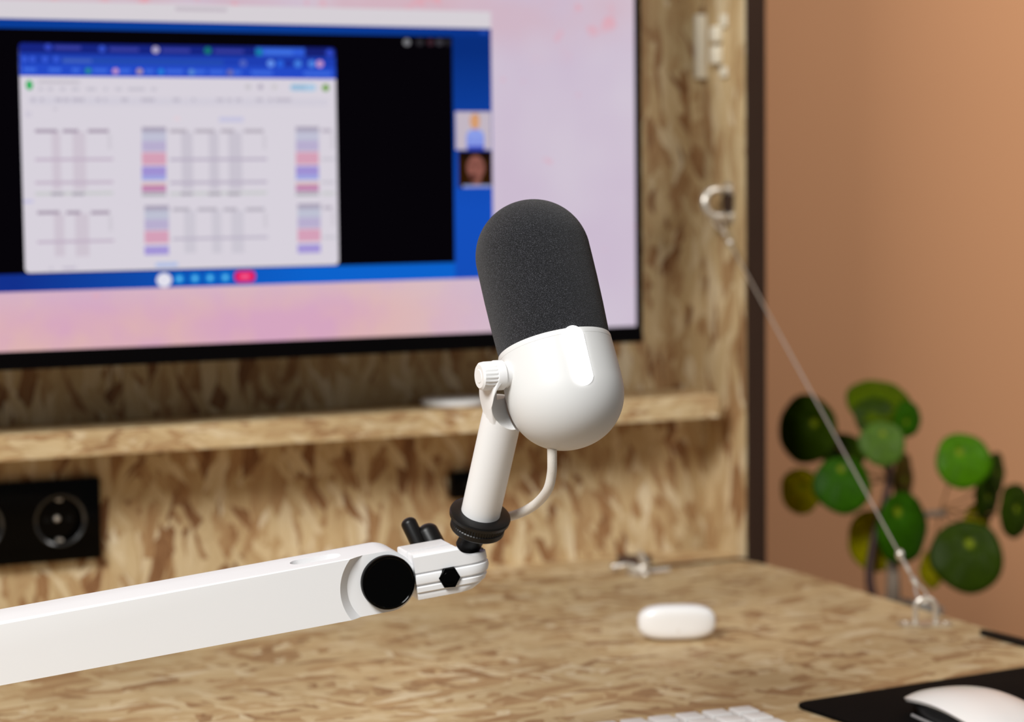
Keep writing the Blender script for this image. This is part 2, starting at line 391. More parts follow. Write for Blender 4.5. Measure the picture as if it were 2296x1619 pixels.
bm = bmesh.new(); ball(bm, dk(1446, 1289, .0036), .0035, 3); obj('knob', bm, M_steel, ct)

# ------------------------------------------------------------------ sockets
OL = hit(221, 1247, 1, YB); OT = hit(218, 1066, 1, YB); hm = (OT.z-OL.z)
M_sock = mat('socket_black', rgb(6, 6, 6), .2, spec=.9)
so = empty('wall_socket', V(OL.x-.07, YB, OL.z), 'black double power socket on the board at the left, above the boom arm', 'power socket')
x1 = OL.x; x0 = x1-2*hm; ym = YB-.011
def rrect(x0, x1, z0, z1, y, r, n=6):
    pts = []
    for cx, cz, a0 in ((x1-r, z1-r, 0), (x0+r, z1-r, 90), (x0+r, z0+r, 180), (x1-r, z0+r, 270)):
        for k in range(n+1):
            t = math.radians(a0+90*k/n); pts.append(V(cx+r*math.cos(t), y, cz+r*math.sin(t)))
    return pts
base = bmesh.new(); prism(base, rrect(x0, x1, OL.z, OT.z, YB-.0005, .002), V(0, -.0105, 0), .001)
cs = [hit(124, 1160, 1, ym)]; cs = [V(x1-hm/2, ym, (OL.z+OT.z)/2), V(x1-hm*1.5, ym, (OL.z+OT.z)/2)]
cuts = []
for c in cs:
    k = bmesh.new(); lathe(k, [(0, -.009), (.0178, -.009), (.0195, .004), (0, .004)], c, V(0, -1, 0), 48); cuts.append(('DIFFERENCE', k))
bm = boolean(base, cuts); obj('cover_plate', bm, M_gloss, so)
for c in cs:
    bm = bmesh.new(); lathe(bm, [(.0196, 0), (.0222, .0012), (.0215, .0012), (.0222, 0), (.0222, -.0004), (.0196, -.0004), (.0196, 0)], c, V(0, -1, 0), 48, cap=False)
    s = obj('socket', bm, M_sock, so)
    bm = bmesh.new()
    for sx in (-1, 1): rcyl(bm, c+V(sx*.0095, .0086, 0), c+V(sx*.0095, .0080, 0), .0026, 0, 16)
    obj('pin_hole', bm, M_blackm, s)
    bm = bmesh.new(); ball(bm, c+V(-.0008, .0082, .0005), .0030, 3); obj('screw', bm, M_steel, s)
    for sz in (-1, 1):
        bm = bmesh.new(); box(bm, (c.x-.0025, c.y+.001, c.z+sz*.0172-.0011), (c.x+.0025, c.y+.0085, c.z+sz*.0172+.0011), .0006); obj('earth_clip', bm, M_zinc, s)
a = hit(1005, 1057, 1, YB); b = hit(1005, 1117, 1, YB)
bm = bmesh.new(); prism(bm, rrect(a.x, a.x+.045, b.z, a.z, YB-.0003, .0015), V(0, -.009, 0), .0008)
s2 = empty('data_socket', V(a.x+.022, YB, b.z), 'small black socket on the board, mostly hidden behind the microphone tube', 'socket')
obj('cover', bm, M_gloss, s2)
bm = bmesh.new(); box(bm, (a.x+.012, YB-.0097, b.z+.009), (a.x+.033, YB-.0092, a.z-.009), .0002); obj('port', bm, M_blackm, s2)

# ------------------------------------------------------------------ white disc on the shelf
p = hit(1008, 897, 2, zt+.004)
bm = bmesh.new(); rr = .0295; lathe(bm, [(0, 0), (rr-.003, 0), (rr-.0005, .0015), (rr, .0038), (rr-.0006, .0056), (rr-.003, .0065), (0, .0068)], V(p.x, YF+.037, zt+.0003), V(0, 0, 1), 72)
o = obj('charging_pad', bm, M_white, None, org=V(p.x, YF+.037, zt)); tag(o, 'flat round white charging pad on the shelf under the screen', 'charger')

# ------------------------------------------------------------------ monitor
YM = 1.762
BR = hit(1440, 767, 1, YM); SR = hit(1426, 731, 1, YM)
mon = empty('monitor', V(BR.x-.35, YM+.02, BR.z), 'wide black monitor showing a video call with a shared spreadsheet', 'monitor')
mx0, mx1, mz0 = BR.x-.735, BR.x, BR.z; mz1 = mz0+.445
sx0, sx1, sz0, sz1 = mx0+(BR.x-SR.x), SR.x, SR.z, mz1-.008
bm = bmesh.new(); box(bm, (mx0, YM+.0008, mz0), (mx1, YM+.022, mz1), .0025)
for (xa, xb, za, zb_) in ((mx0, sx0, mz0, mz1), (sx1, mx1, mz0, mz1), (sx0, sx1, mz0, sz0), (sx0, sx1, sz1, mz1)): box(bm, (xa, YM-.0008, za), (xb, YM+.001, zb_))
obj('bezel', bm, mat('bezel_black', rgb(3, 2, 3), .6, spec=.05), mon, smooth=False)
bm = bmesh.new(); cx = (mx0+mx1)/2; cz = (mz0+mz1)/2; box(bm, (cx-.16, YM+.022, cz-.11), (cx+.16, YM+.05, cz+.11), .008); obj('rear_housing', bm, M_black, mon)
bm = bmesh.new(); box(bm, (cx-.05, YM+.05, cz-.05), (cx+.05, YM+.055, cz+.05), .001); box(bm, (cx-.03, YM+.055, cz-.03), (cx+.03, YB-.004, cz+.03), .002); box(bm, (cx-.06, YB-.004, cz-.06), (cx+.06, YB-.0002, cz+.06), .001); obj('wall_mount', bm, M_black, mon)

# screen picture: one mesh, one emissive material per colour
mats = []; midx = {}
def em(r, g, b):
    k = (r, g, b)
    if k not in midx: midx[k] = len(mats); mats.append(glow('pixels', rgb(r, g, b)))
    return midx[k]
def gradmat(name, c0, c1, ax, lo, hi):
    m = glow(name, c0); nt = m.node_tree; e = nt.nodes['Emission']
    g = nt.nodes.new('ShaderNodeNewGeometry'); sp = nt.nodes.new('ShaderNodeSeparateXYZ'); nt.links.new(g.outputs['Position'], sp.inputs[0])
    mr = nt.nodes.new('ShaderNodeMapRange'); mr.inputs['From Min'].default_value = lo; mr.inputs['From Max'].default_value = hi; nt.links.new(sp.outputs[ax], mr.inputs['Value'])
    mx = nt.nodes.new('ShaderNodeMix'); mx.data_type = 'RGBA'; mx.inputs['A'].default_value = c0; mx.inputs['B'].default_value = c1
    nt.links.new(mr.outputs[0], mx.inputs['Factor']); nt.links.new(mx.outputs['Result'], e.inputs[0])
    mats.append(m); return len(mats)-1
def wallpaper():
    m = glow('screen_wallpaper', rgb(208, 192, 208)); nt = m.node_tree; e = nt.nodes['Emission']; L = nt.links.new
    g = nt.nodes.new('ShaderNodeNewGeometry'); sp = nt.nodes.new('ShaderNodeSeparateXYZ'); L(g.outputs['Position'], sp.inputs[0])
    def mr(v, a, b, c=0., d=1., sm=False):
        n = nt.nodes.new('ShaderNodeMapRange'); n.inputs['From Min'].default_value = a; n.inputs['From Max'].default_value = b; n.inputs['To Min'].default_value = c; n.inputs['To Max'].default_value = d
        if sm: n.interpolation_type = 'SMOOTHSTEP'
        L(v, n.inputs['Value']); return n.outputs[0]
    def mix(f, A, B):
        n = nt.nodes.new('ShaderNodeMix'); n.data_type = 'RGBA'
        for k, v in (('Factor', f), ('A', A), ('B', B)):
            if isinstance(v, tuple): n.inputs[k].default_value = v
            else: L(v, n.inputs[k])
        return n.outputs['Result']
    def mul(a, b):
        n = nt.nodes.new('ShaderNodeMath'); n.operation = 'MULTIPLY'; L(a, n.inputs[0]); L(b, n.inputs[1]); return n.outputs[0]
    def noise(sc, det=2, off=0):
        mp = nt.nodes.new('ShaderNodeMapping'); mp.inputs['Location'].default_value = (off, 0, off); L(g.outputs['Position'], mp.inputs[0])
        n = nt.nodes.new('ShaderNodeTexNoise'); n.inputs['Scale'].default_value = sc; n.inputs['Detail'].default_value = det; L(mp.outputs[0], n.inputs['Vector']); return n.outputs['Fac']
    X, Z = sp.outputs[0], sp.outputs[2]
    base = mix(mr(noise(9), .35, .65), rgb(204, 188, 208), rgb(211, 200, 214))
    low = mr(Z, SR.z+.10, SR.z+.015, 0, 1, True); left = mr(X, SR.x-.03, SR.x-.28, 0, 1, True)
    pink = mix(mr(noise(16, 3, 3.), .38, .62), rgb(214, 166, 192), rgb(222, 180, 178))
    base = mix(mul(low, left), base, pink)
    top = mr(Z, SR.z+.225, SR.z+.29, 0, 1, True)
    spots = mr(noise(38, 3, 7.), .55, .66, 0, .8, True)
    base = mix(mul(top, mr(noise(12), .3, .6)), base, rgb(210, 178, 190))
    base = mix(mul(top, spots), base, rgb(228, 160, 172))
    sp2 = mr(noise(55, 2, 11.), .68, .74, 0, .6, True)
    base = mix(sp2, base, rgb(222, 170, 186))
    L(base, e.inputs[0]); mats.append(m); return len(mats)-1
sb = bmesh.new(); LV = [0]
def sq(x0, x1, z0, z1, lev, mi, r=0):
    y = YM-.00012*lev-.0001
    if r: vs = [sb.verts.new(v) for v in rrect(x0, x1, z0, z1, y, r, 4)]
    else: vs = [sb.verts.new(v) for v in ((x0, y, z0), (x1, y, z0), (x1, y, z1), (x0, y, z1))]
    f = sb.faces.new(vs); f.material_index = mi
def px(x, y): p = hit(x, y, 1, YM); return p.x, p.z
def bar(x0, y, x1, h, lev, c, r=0):
    a = px(x0, y); b = px(x1, y); k = (hit(x0, y, 1, YM)-CAM).dot(FW)/FPX*h/2
    sq(a[0], b[0], a[1]-k, a[1]+k, lev, em(*c) if isinstance(c, tuple) else c, r)
def disc(x, y, rx, lev, c, ry=None):
    a = px(x, y); k = px(x+rx, y)[0]-a[0]; ry = (ry or rx)/rx*k*.92; yy = YM-.00012*lev-.0001
    f = sb.faces.new([sb.verts.new((a[0]+k*math.cos(2*PI*i/28), yy, a[1]+ry*math.sin(2*PI*i/28))) for i in range(28)]); f.material_index = em(*c)
wp = wallpaper(); sq(sx0, sx1, sz0, sz1, 0, wp)
wxl = px(-60, 300)[0]
def span(xl, xr, pt, pb, lev, mi, r=0):
    sq(xl, xr, px(*pb)[1], px(*pt)[1], lev, mi, r)
xr = px(1103, 300)[0]
span(wxl, xr, (600, 14), (600, 53.5), 1, em(214, 208, 214))
zlo = px(600, 638)[1]; zhi = px(600, 53.5)[1]
blue = gradmat('app_blue', rgb(20, 78, 186), rgb(9, 46, 124), 2, zlo+.06, zhi-.02)
span(wxl, xr, (600, 53.5), (600, 638), 2, blue)
span(wxl, px(1016, 300)[0], (500, 70), (500, 71+4), 3, em(8, 66, 158))
bl2 = gradmat('app_blue_bar', rgb(18, 48, 140), rgb(12, 98, 204), 0, wxl+.03, px(700, 620)[0])
span(wxl, px(1016, 300)[0], (600, 600), (600, 638), 3, bl2)
bl3 = gradmat('app_blue_top', rgb(10, 60, 150), rgb(10, 50, 135), 0, px(500, 60)[0], xr)
span(wxl, xr, (600, 53.5), (600, 74), 3, bl3)
span(wxl, px(1016, 300)[0], (600, 74), (600, 600), 4, em(6, 4, 8))
bx0, bx1 = px(47, 300)[0], px(754, 300)[0]
span(bx0, bx1, (400, 102), (400, 603), 5, em(216, 210, 220), .0035)
span(bx0, bx1, (400, 102), (400, 130), 6, em(22, 36, 128), .003)
span(bx0, bx1, (400, 124), (400, 150), 7, em(30, 62, 178))
span(bx0, bx1, (400, 147), (400, 174), 8, em(36, 74, 200))
span(px(572, 110)[0], px(682, 110)[0], (600, 107), (600, 126), 9, em(48, 92, 214))
for x, y, c in ((107, 106, (52, 72, 190)), (228, 110, (52, 80, 200)), (348, 112, (178, 168, 200)), (465, 114, (24, 118, 110)), (580, 117, (18, 128, 160))): disc(x, y, 8, 10, c)
for x0, y, x1 in ((122, 107, 180), (245, 111, 310), (362, 113, 425), (480, 115, 545)): bar(x0, y, x1, 8, 10, (58, 64, 160))
bar(592, 117, 655, 9, 10, (64, 112, 222)); disc(738, 119, 8, 10, (50, 76, 200)); bar(686, 117, 726, 20, 10, (22, 32, 112))
for x in (54, 72, 100, 125): disc(x, 133, 7, 10, (56, 92, 216))
bar(138, 136, 500, 14, 9, (36, 74, 176)); bar(140, 136, 205, 8, 10, (66, 96, 190))
for x, c in ((544, (80, 100, 190)), (606, (104, 150, 238)), (627, (44, 100, 222)), (646, (28, 50, 160)), (667, (70, 130, 226)), (698, (78, 134, 226)), (716, (196, 150, 200))): disc(x, 143+(x-650)*.008, 8, 10, c)
for x0, x1 in ((52, 80), (108, 136), (160, 178), (208, 240), (266, 292), (324, 344), (372, 410), (434, 460), (468, 502), (522, 540), (562, 610), (680, 742)): bar(x0, 156+(x0-50)*.014, x1, 9, 9, (62, 106, 222))
for x, c in ((197, (44, 140, 140)), (258, (196, 150, 200)), (312, (176, 150, 160)), (360, (40, 130, 220)), (428, (90, 140, 210)), (515, (110, 110, 170))): disc(x, 157+(x-50)*.013, 7, 10, c)
disc(65, 191, 8, 10, (52, 176, 98), 12)
bar(85, 184, 178, 7, 9, (196, 190, 200))
for x0, x1 in ((86, 96), (106, 118), (134, 146), (160, 176), (193, 214), (232, 240), (258, 272), (286, 324), (338, 350)): bar(x0, 200, x1, 7, 9, (196, 191, 203))
bar(62, 226, 735, 19, 8, (210, 205, 217), .003)
for x, w_ in ((72, 6), (92, 5), (128, 10), (146, 8), (170, 18), (218, 6), (234, 4), (276, 10), (326, 20), (392, 10), (432, 4), (490, 10), (512, 6), (532, 8), (578, 10), (604, 6), (628, 24)): bar(x-w_/2, 224, x+w_, 8, 9, (190, 184, 198))
for x, c in ((555, (194, 190, 196)), (583, (176, 168, 186)), (614, (200, 196, 200))): disc(x, 195, 6, 10, c)
bar(649, 196, 708, 16, 9, (170, 200, 226), .003); bar(652, 196, 685, 9, 10, (150, 184, 212)); disc(729, 197, 8, 10, (104, 158, 40))
bar(490, 268, 545, 11, 9, (198, 196, 222)); bar(390, 266, 402, 8, 9, (226, 206, 214)); bar(52, 452, 74, 7, 9, (196, 192, 224))
bar(118, 245, 128, 5, 9, (198, 192, 204)); bar(56, 256, 70, 12, 9, (206, 200, 214))
def table(x0, y0, cols, full=True, tint=(200, 184, 204), head=(168, 154, 172), chips=0, tail=True):
    """cols: [(x0,x1 of header ink)], vertical bars between"""
    h = 142 if full else 108
    xe = cols[-1][1]+ (10 if not chips else 8)
    for (a, b) in cols: bar(x0+a, y0, x0+b, 8, 9, head)
    for (a, b), (c, d_) in zip(cols, cols[1:]):
        bar(x0+b-12, y0+h/2-4, x0+c-4, h-12, 8, tuple(int(v*.6+216*.4) for v in tint))
    rows = (64, 116) if full else (66,)
    for k in rows: bar(x0+cols[0][0], y0+k, x0+xe, 6, 9, tuple(int(v*.96) for v in tint))
    if full:
        bar(x0+cols[0][0], y0+141, x0+xe, 7, 9, (198, 200, 200))
        for (a, b) in cols[:-1]: bar(x0+b-14, y0+141, x0+b+14, 7, 10, (166, 162, 172))
    bar(x0+cols[-1][1]-2, y0+24, x0+cols[-1][1]+6, 34, 8, (206, 200, 210))
    if chips:
        w_ = chips
        if full: seq = ((-2, 14, (168, 160, 180)), (12, 22, (192, 192, 212)), (34, 24, (184, 174, 206)), (62, 28, (212, 160, 182)), (90, 22, (160, 145, 210)), (105, 12, (160, 166, 224)), (118, 8, (216, 192, 192)), (129, 14, (190, 130, 172)), (142, 8, (170, 168, 176)))
        else: seq = ((-2, 14, (168, 160, 180)), (12, 22, (190, 192, 210)), (34, 24, (184, 174, 206)), (62, 28, (212, 160, 184)), (92, 20, (164, 150, 214)))
        for k, hh, c in seq: bar(x0-w_-4, y0+k, x0-4, hh, 9, c)
table(78, 294, [(0, 50), (62, 97), (118, 165)])
table(83, 477, [(0, 50), (65, 97), (120, 162)], False)
table(376, 294, [(4, 42), (60, 104), (118, 148), (170, 214)], tint=(192, 182, 202), head=(180, 172, 184), chips=55)
table(382, 470, [(4, 42), (60, 104), (118, 148), (168, 210)], False, tint=(196, 188, 206), head=(182, 176, 188), chips=55)
table(718, 293, [(2, 24)], tint=(206, 200, 212), head=(182, 174, 188), chips=52)
table(722, 466, [(2, 22)], False, tint=(206, 200, 212), head=(182, 174, 188), chips=52)
for y_, f_ in ((293, 1), (466, 0)): pass
bar(348, 594, 398, 10, 9, (176, 190, 228)); bar(140, 601, 170, 6, 9, (196, 188, 204)); bar(110, 602, 118, 6, 9, (198, 192, 206))
disc(367, 628, 17, 11, (226, 224, 236))
for i, x in enumerate((401, 436, 470, 504)): disc(x, 625-i, 12, 11, (14, 128, 212)); disc(x, 625-i, 5.5, 12, (96, 186, 236))
bar(525, 620.5, 571, 26, 11, (226, 12, 92), .004); bar(536, 620.5, 560, 10, 12, (242, 90, 140), .002)
for x, c in ((911, (120, 120, 124)), (940, (44, 42, 46)), (964, (56, 34, 42)), (984, (58, 56, 62)), (1002, (34, 32, 36))): disc(x, 95, 8, 10, c)
bar(1020, 293, 1100, 85, 11, (194, 182, 194)); disc(1064, 262, 9, 12, (150, 134, 140), 8); disc(1063, 272, 11, 13, (212, 156, 112), 17); bar(1058, 288, 1070, 10, 12, (190, 136, 110))
disc(1064, 302, 19, 14, (140, 158, 230), 12); bar(1044, 318, 1084, 30, 14, (130, 148, 226)); bar(1046, 332, 1084, 8, 15, (60, 70, 180))
bar(1026, 380, 1102, 82, 11, (44, 24, 6)); bar(1030, 349, 1100, 14, 12, (22, 12, 10)); disc(1065, 376, 20, 13, (138, 86, 76), 27); disc(1067, 404, 11, 12, (128, 82, 70), 12); disc(1058, 398, 9, 14, (84, 48, 42), 8)
disc(1057, 370, 4, 14, (92, 54, 48)); disc(1074, 370, 4, 14, (100, 60, 52)); bar(1036, 418, 1100, 6, 13, (150, 160, 204)); bar(1075, 72, 1090, 8, 9, (34, 74, 170))
bar(392, 20, 508, 9, 9, (196, 186, 196))
me_o = obj('screen', sb, mats, mon, smooth=False)

# ------------------------------------------------------------------ microphone
PXM = .00025
def S(x, y, z=0): return at(x, y, 1.25-z*PXM)
mic = empty('microphone', S(1062, 1215, -125), 'white studio microphone with dark grey foam windscreen and glowing white light bar', 'microphone')
ax = (RT*(-.2215*.96)+UP*(.975*.96)-BK*.28).normalized(); O = S(1243, 779, 0); u = PXM
fw = (BK-ax*BK.dot(ax)).normalized(); rtm = ax.cross(fw)*-1 if ax.cross(fw).dot(RT) < 0 else ax.cross(fw)
M_foam = bpy.data.materials.new('windscreen_foam'); M_foam.use_nodes = True
nt = M_foam.node_tree; b = nt.nodes['Principled BSDF']; b.inputs['Roughness'].default_value = .95; b.inputs['Specular IOR Level'].default_value = .15
tc = nt.nodes.new('ShaderNodeTexCoord'); n1 = nt.nodes.new('ShaderNodeTexNoise'); n1.inputs['Scale'].default_value = 2400; n1.inputs['Detail'].default_value = 2.5; nt.links.new(tc.outputs['Object'], n1.inputs['Vector'])
cr = nt.nodes.new('ShaderNodeValToRGB'); cr.color_ramp.elements[0].position = .38; cr.color_ramp.elements[0].color = (.004, .004, .005, 1); cr.color_ramp.elements[1].position = .74; cr.color_ramp.elements[1].color = (.10, .10, .114, 1)
e = cr.color_ramp.elements.new(.55); e.color = (.015, .015, .018, 1)
nt.links.new(n1.outputs['Fac'], cr.inputs[0]); nt.links.new(cr.outputs[0], b.inputs['Base Color'])
bp = nt.nodes.new('ShaderNodeBump'); bp.inputs['Strength'].default_value = .9; bp.inputs['Distance'].default_value = .0006; nt.links.new(n1.outputs['Fac'], bp.inputs['Height']); nt.links.new(bp.outputs['Normal'], b.inputs['Normal'])
b.inputs['Sheen Weight'].default_value = .12; b.inputs['Sheen Roughness'].default_value = .6
bm = bmesh.new(); pr = [(0, -8*u), (126*u, -8*u), (128*u, 20*u), (130*u, 80*u), (131*u, 140*u), (131*u, 190*u)]
for k in range(1, 25): t = PI/2*k/24; pr.append((131*u*math.cos(t)**.97 if k < 24 else 0, 220*u+130*u*math.sin(t)))
lathe(bm, pr, O, ax, 160); obj('foam_windscreen', bm, M_foam, mic, angle=60)
bm = bmesh.new(); pr = [(0, -4*u), (124*u, -4*u), (125*u, -.5*u), (126.5*u, .8*u), (128.6*u, .2*u), (129.4*u, -2*u), (129.8*u, -11.4*u), (129.3*u, -12*u), (129.9*u, -12.6*u), (131*u, -45*u), (132*u, -80*u), (132*u, -104*u)]
for k in range(1, 33):
    t = PI/2*k/32; ex = 2/2.12; pr.append((132*u*math.cos(t)**ex if k < 32 else 0, -105*u-131*u*math.sin(t)**ex))
lathe(bm, pr, O, ax, 144); obj('body', bm, M_body, mic, angle=40)
# light bar: capsule lying in the body wall
ph = math.radians(19.6); rd = fw*math.cos(ph)+rtm*math.sin(ph); tg = ax.cross(rd).normalized()
bm = bmesh.new(); N = 20; rr = 23*u; s0, s1 = -20*u, -112*u
def capring(sc_, lift):
    out = []
    for i in range(2*N):
        t = 2*PI*i/(2*N); cy_ = s0 if math.sin(t) >= 0 else s1
        lat = rr*sc_*math.cos(t); s = cy_+rr*sc_*math.sin(t); R_ = 131*u
        if s < -105*u: R_ = 131.5*u*math.sqrt(max(0, 1-((s+105*u)/(132*u))**2))
        phi = lat/(131*u); out.append(O+ax*s+(rd*math.cos(phi)+tg*math.sin(phi))*(R_+lift))
    return out
rings = [[bm.verts.new(p) for p in capring(a, l)] for a, l in ((1, -5*u), (1.0, 3*u), (.93, 4.5*u), (.75, 6.2*u), (.4, 6.8*u), (.05, 7*u))]
for A, B in zip(rings, rings[1:]):
    for i in range(2*N): bm.faces.new((A[i], A[(i+1) % (2*N)], B[(i+1) % (2*N)], B[i]))
bm.faces.new(rings[-1]); bm.faces.new(rings[0]); obj('light_bar', bm, M_led, mic, label='glowing white light bar')
# knob, ring, collar along axis k
k = (RT*-.91+UP*-.05+BK*.40).normalized(); AXC = O-ax*(80*u)
K0 = S(1073, 844, 97)
bm = bmesh.new()
kr = 32*u; nseg = 88
def ridg(i, kk): return 1-.045*((i % 4) in (0, 1)) if kk in (5, 6) else 1
lathe(bm, [(0, 0), (14*u, 0), (16*u, 1.2*u), (26*u, 1.2*u), (30.5*u, 5*u), (32*u, 13*u), (32*u, 34*u), (31.4*u, 35*u), (0, 35*u)], K0, -k, nseg, mod=ridg)
obj('knob', bm, M_white, mic, angle=25)
bm = bmesh.new(); lathe(bm, [(0, 36*u), (33*u, 36*u), (33.5*u, 37*u), (33.5*u, 55*u), (32.5*u, 56*u), (29.5*u, 56.5*u), (29*u, 58*u), (29.5*u, 86*u), (0, 86*u)], K0, -k, 72)
obj('collar', bm, M_white, mic)
# tube with scooped top and cheek plate
TB = S(1077.5, 1150, -98); TT = S(1132, 906, 30); td = (TT-TB).normalized(); tr = 45.0*u
tube = bmesh.new(); TLn = (TT-TB).length+6*u; lathe(tube, [(0, 0)]+[(tr, TLn*q/60) for q in range(61)]+[(0, TLn)], TB-td*(6*u), td, 96)
plate = bmesh.new(); KC = K0-k*(46*u); MC = KC-td*(44*u)+k*(9*u); LC = TT-td*(34*u)+k*(19*u)
hull(plate, [c-k*o_ for o_ in (-9.5*u, 9.5*u) for c in circ(KC, k, 33*u, 48)]+[c-k*o_ for o_ in (-9.5*u, 9.5*u) for c in circ(MC, k, 40*u, 48)]+[c-k*o_ for o_ in (-9.5*u, 9.5*u) for c in circ(LC, k, 31*u, 48)])
cut = bmesh.new(); bmesh.ops.create_uvsphere(cut, u_segments=64, v_segments=40, radius=138*u, matrix=Matrix.Translation(O-ax*(105*u)))
cut2 = bmesh.new(); bmesh.ops.create_uvsphere(cut2, u_segments=64, v_segments=40, radius=72*u, matrix=Matrix.Translation(S(1171, 899, 66)))
bm = boolean(tube, [('UNION', plate), ('DIFFERENCE', cut), ('DIFFERENCE', cut2)])
obj('tube', bm, M_white, mic, angle=50)
# black thread adapter under the tube
bm = bmesh.new()
def kn(i, kk): return 1-.03*(i % 2) if kk in (6, 7) else 1
lathe(bm, [(0, 2*u), (46*u, 2*u), (63*u, 2*u), (69.5*u, -.5*u), (71*u, -5*u), (70*u, -13*u), (62*u, -15*u), (62*u, -29*u), (63*u, -31*u), (63*u, -42*u), (61*u, -45*u), (0, -45*u)], TB, td, 120, mod=kn)
obj('thread_adapter', bm, M_black, mic, angle=25, label='black knurled thread adapter')
# braided cable
bm = bmesh.new()
pts = [S(1237, 985, 55), S(1238, 1025, 45), S(1237, 1062, 25), S(1228, 1098, -5), S(1206, 1126, -70), S(1176, 1146, -125), S(1142, 1158, -180), S(1100, 1163, -215)]
P = catmull(pts, 14)
sweep(bm, P, 11*u, 20, smooth=False); ca = obj('cable', bm, mat('cable_braid', rgb(232, 226, 218), .7, bump=(2600, .4, .0005)), mic)

# ------------------------------------------------------------------ boom arm
F = at(872, 1307, 1.255); G = at(0, 1468, 1.19)
a_ = (G-F).normalized(); t_ = (V(0, 0, 1)-a_*a_.z).normalized(); n_ = a_.cross(t_)
if n_.dot(BK) < 0: n_ = -n_
def L(p, q, r): return F+a_*p+t_*q+n_*r
mm = .00106
base_l = .40
BP = L(base_l, 0, -.018)
boom = empty('boom_arm', V(BP.x, BP.y, 0), 'white low boom arm with black round joint cap reaching in from the left', 'microphone arm')
hh = 16.3*mm; loop = []
for i in range(25): t = -PI/2+PI*i/24; loop.append(L(-hh*math.cos(t), hh*math.sin(t), 0))
loop += [L(base_l, hh, 0), L(base_l, -hh, 0)]
arm = bmesh.new(); prism(arm, loop, n_*(-36*mm), 2.2*mm)
rec = bmesh.new(); lathe(rec, [(0, -4.2*mm), (21*mm, -4.2*mm), (25.8*mm, 0), (25.8*mm, 6*mm), (0, 6*mm)], L(1*mm, -2*mm, 0), n_, 96)
slot = bmesh.new(); c0 = L(34*mm, hh, -17*mm); hull(slot, [c+t_*z for z in (-11*mm, 6*mm) for sgn in (-1, 1) for c in circ(c0+a_*(sgn*7*mm), t_, 7*mm, 32)])
bm = boolean(arm, [('DIFFERENCE', rec), ('DIFFERENCE', slot)]); obj('beam', bm, M_arm, boom, angle=32)
bm = bmesh.new(); hull(bm, [c+t_*z for z in (-11.2*mm, -10.2*mm) for sgn in (-1, 1) for c in circ(c0+a_*(sgn*7*mm), t_, 6.6*mm, 32)]); obj('slot_lining', bm, M_arm, boom)
bm = bmesh.new(); cr_ = 14.2*mm; lathe(bm, [(0, -4.3*mm), (cr_+.3*mm, -4.3*mm), (cr_+.4*mm, -.6*mm), (cr_, .2*mm), (cr_-.8*mm, .5*mm), (cr_-1.3*mm, .1*mm), (0, .1*mm)], L(0, 0, 0), n_, 96); obj('joint_cap', bm, [M_gloss], boom, label='glossy black round joint cap')
# clevis head
def planloop(off, z, cutb=0):
    pts = []; n0, n1 = -33.5*mm-off, -1.0*mm+off; a0, a1 = 15.2*mm-off*.3, 59.5*mm+off-cutb; rn = (n1-n0)/2; cx_ = a1-rn*.95; cn = (n0+n1)/2
    pts.append((a0, n1)); pts += [(a0+(cx_-a0)*f, n1) for f in (.33, .66)]
    for i in range(25): t = PI/2-PI*i/24; c_, s_2 = math.cos(t), math.sin(t); pts.append((cx_+rn*.95*abs(c_)**.85, cn+rn*(abs(s_2)**.85)*(1 if s_2 >= 0 else -1)))
    pts += [(a0+(cx_-a0)*f, n0) for f in (.66, .33)]; pts.append((a0, n0))
    return [L(-p, z, q) for p, q in pts]
blk = bmesh.new(); prev = None
for z, off, cb_ in ((12.0, -1.8, 3.5), (11.6, -.7, 2.2), (10.6, 0, 1.2), (5, 0, .2), (2.2, 0, 0), (1.6, -.95, 0), (1.0, -.9, 0), (.4, .35, 0), (-1.5, .8, .2), (-3.9, .5, .6), (-4.7, -.8, .9), (-5.3, -.7, 1.0), (-6.0, .25, 1.2), (-8.4, .15, 2.4), (-9.2, -1.0, 3), (-9.9, -.8, 3.6), (-11.0, -.9, 5.0), (-12.6, -1.3, 7.5), (-13, -2.0, 9)):
    ring = [blk.verts.new(p) for p in planloop(off*mm, z*mm, cb_*mm)]
    if prev is None: blk.faces.new(ring)
    else:
        for i in range(len(ring)): blk.faces.new((prev[i], prev[(i+1) % len(ring)], ring[(i+1) % len(ring)], ring[i]))
    prev = ring
blk.faces.new(prev)
J = L(-50.0*mm, 11*mm, -16.5*mm)
gro = bmesh.new(); box(gro, (-47*mm, 6*mm, -14.2*mm), (-10*mm, 14*mm, -11.8*mm), X=a_, Y=t_, Z=n_, O=F)
hol = bmesh.new(); rcyl(hol, J-t_*(9*mm), J+t_*(3*mm), 9.2*mm, 0, 48)
dip = bmesh.new(); hull(dip, [c+n_*q for q in (-40*mm, 4*mm) for p_ in (-50*mm, -75*mm) for c in circ(L(p_, 17.5*mm, 0), n_, 11.5*mm, 64)])
bm = boolean(blk, [('DIFFERENCE', gro), ('DIFFERENCE', hol), ('DIFFERENCE', dip)]); obj('clamp_head', bm, M_arm, boom, angle=28)
bm = bmesh.new(); rcyl(bm, J-t_*(9*mm), J-t_*(5.6*mm), 9.1*mm, .3*mm, 48); PE = TB-td*(44*u)
rcyl(bm, J-t_*(3*mm), PE, 6.7*mm, .2*mm, 48); obj('post', bm, M_black, boom, label='black threaded post')
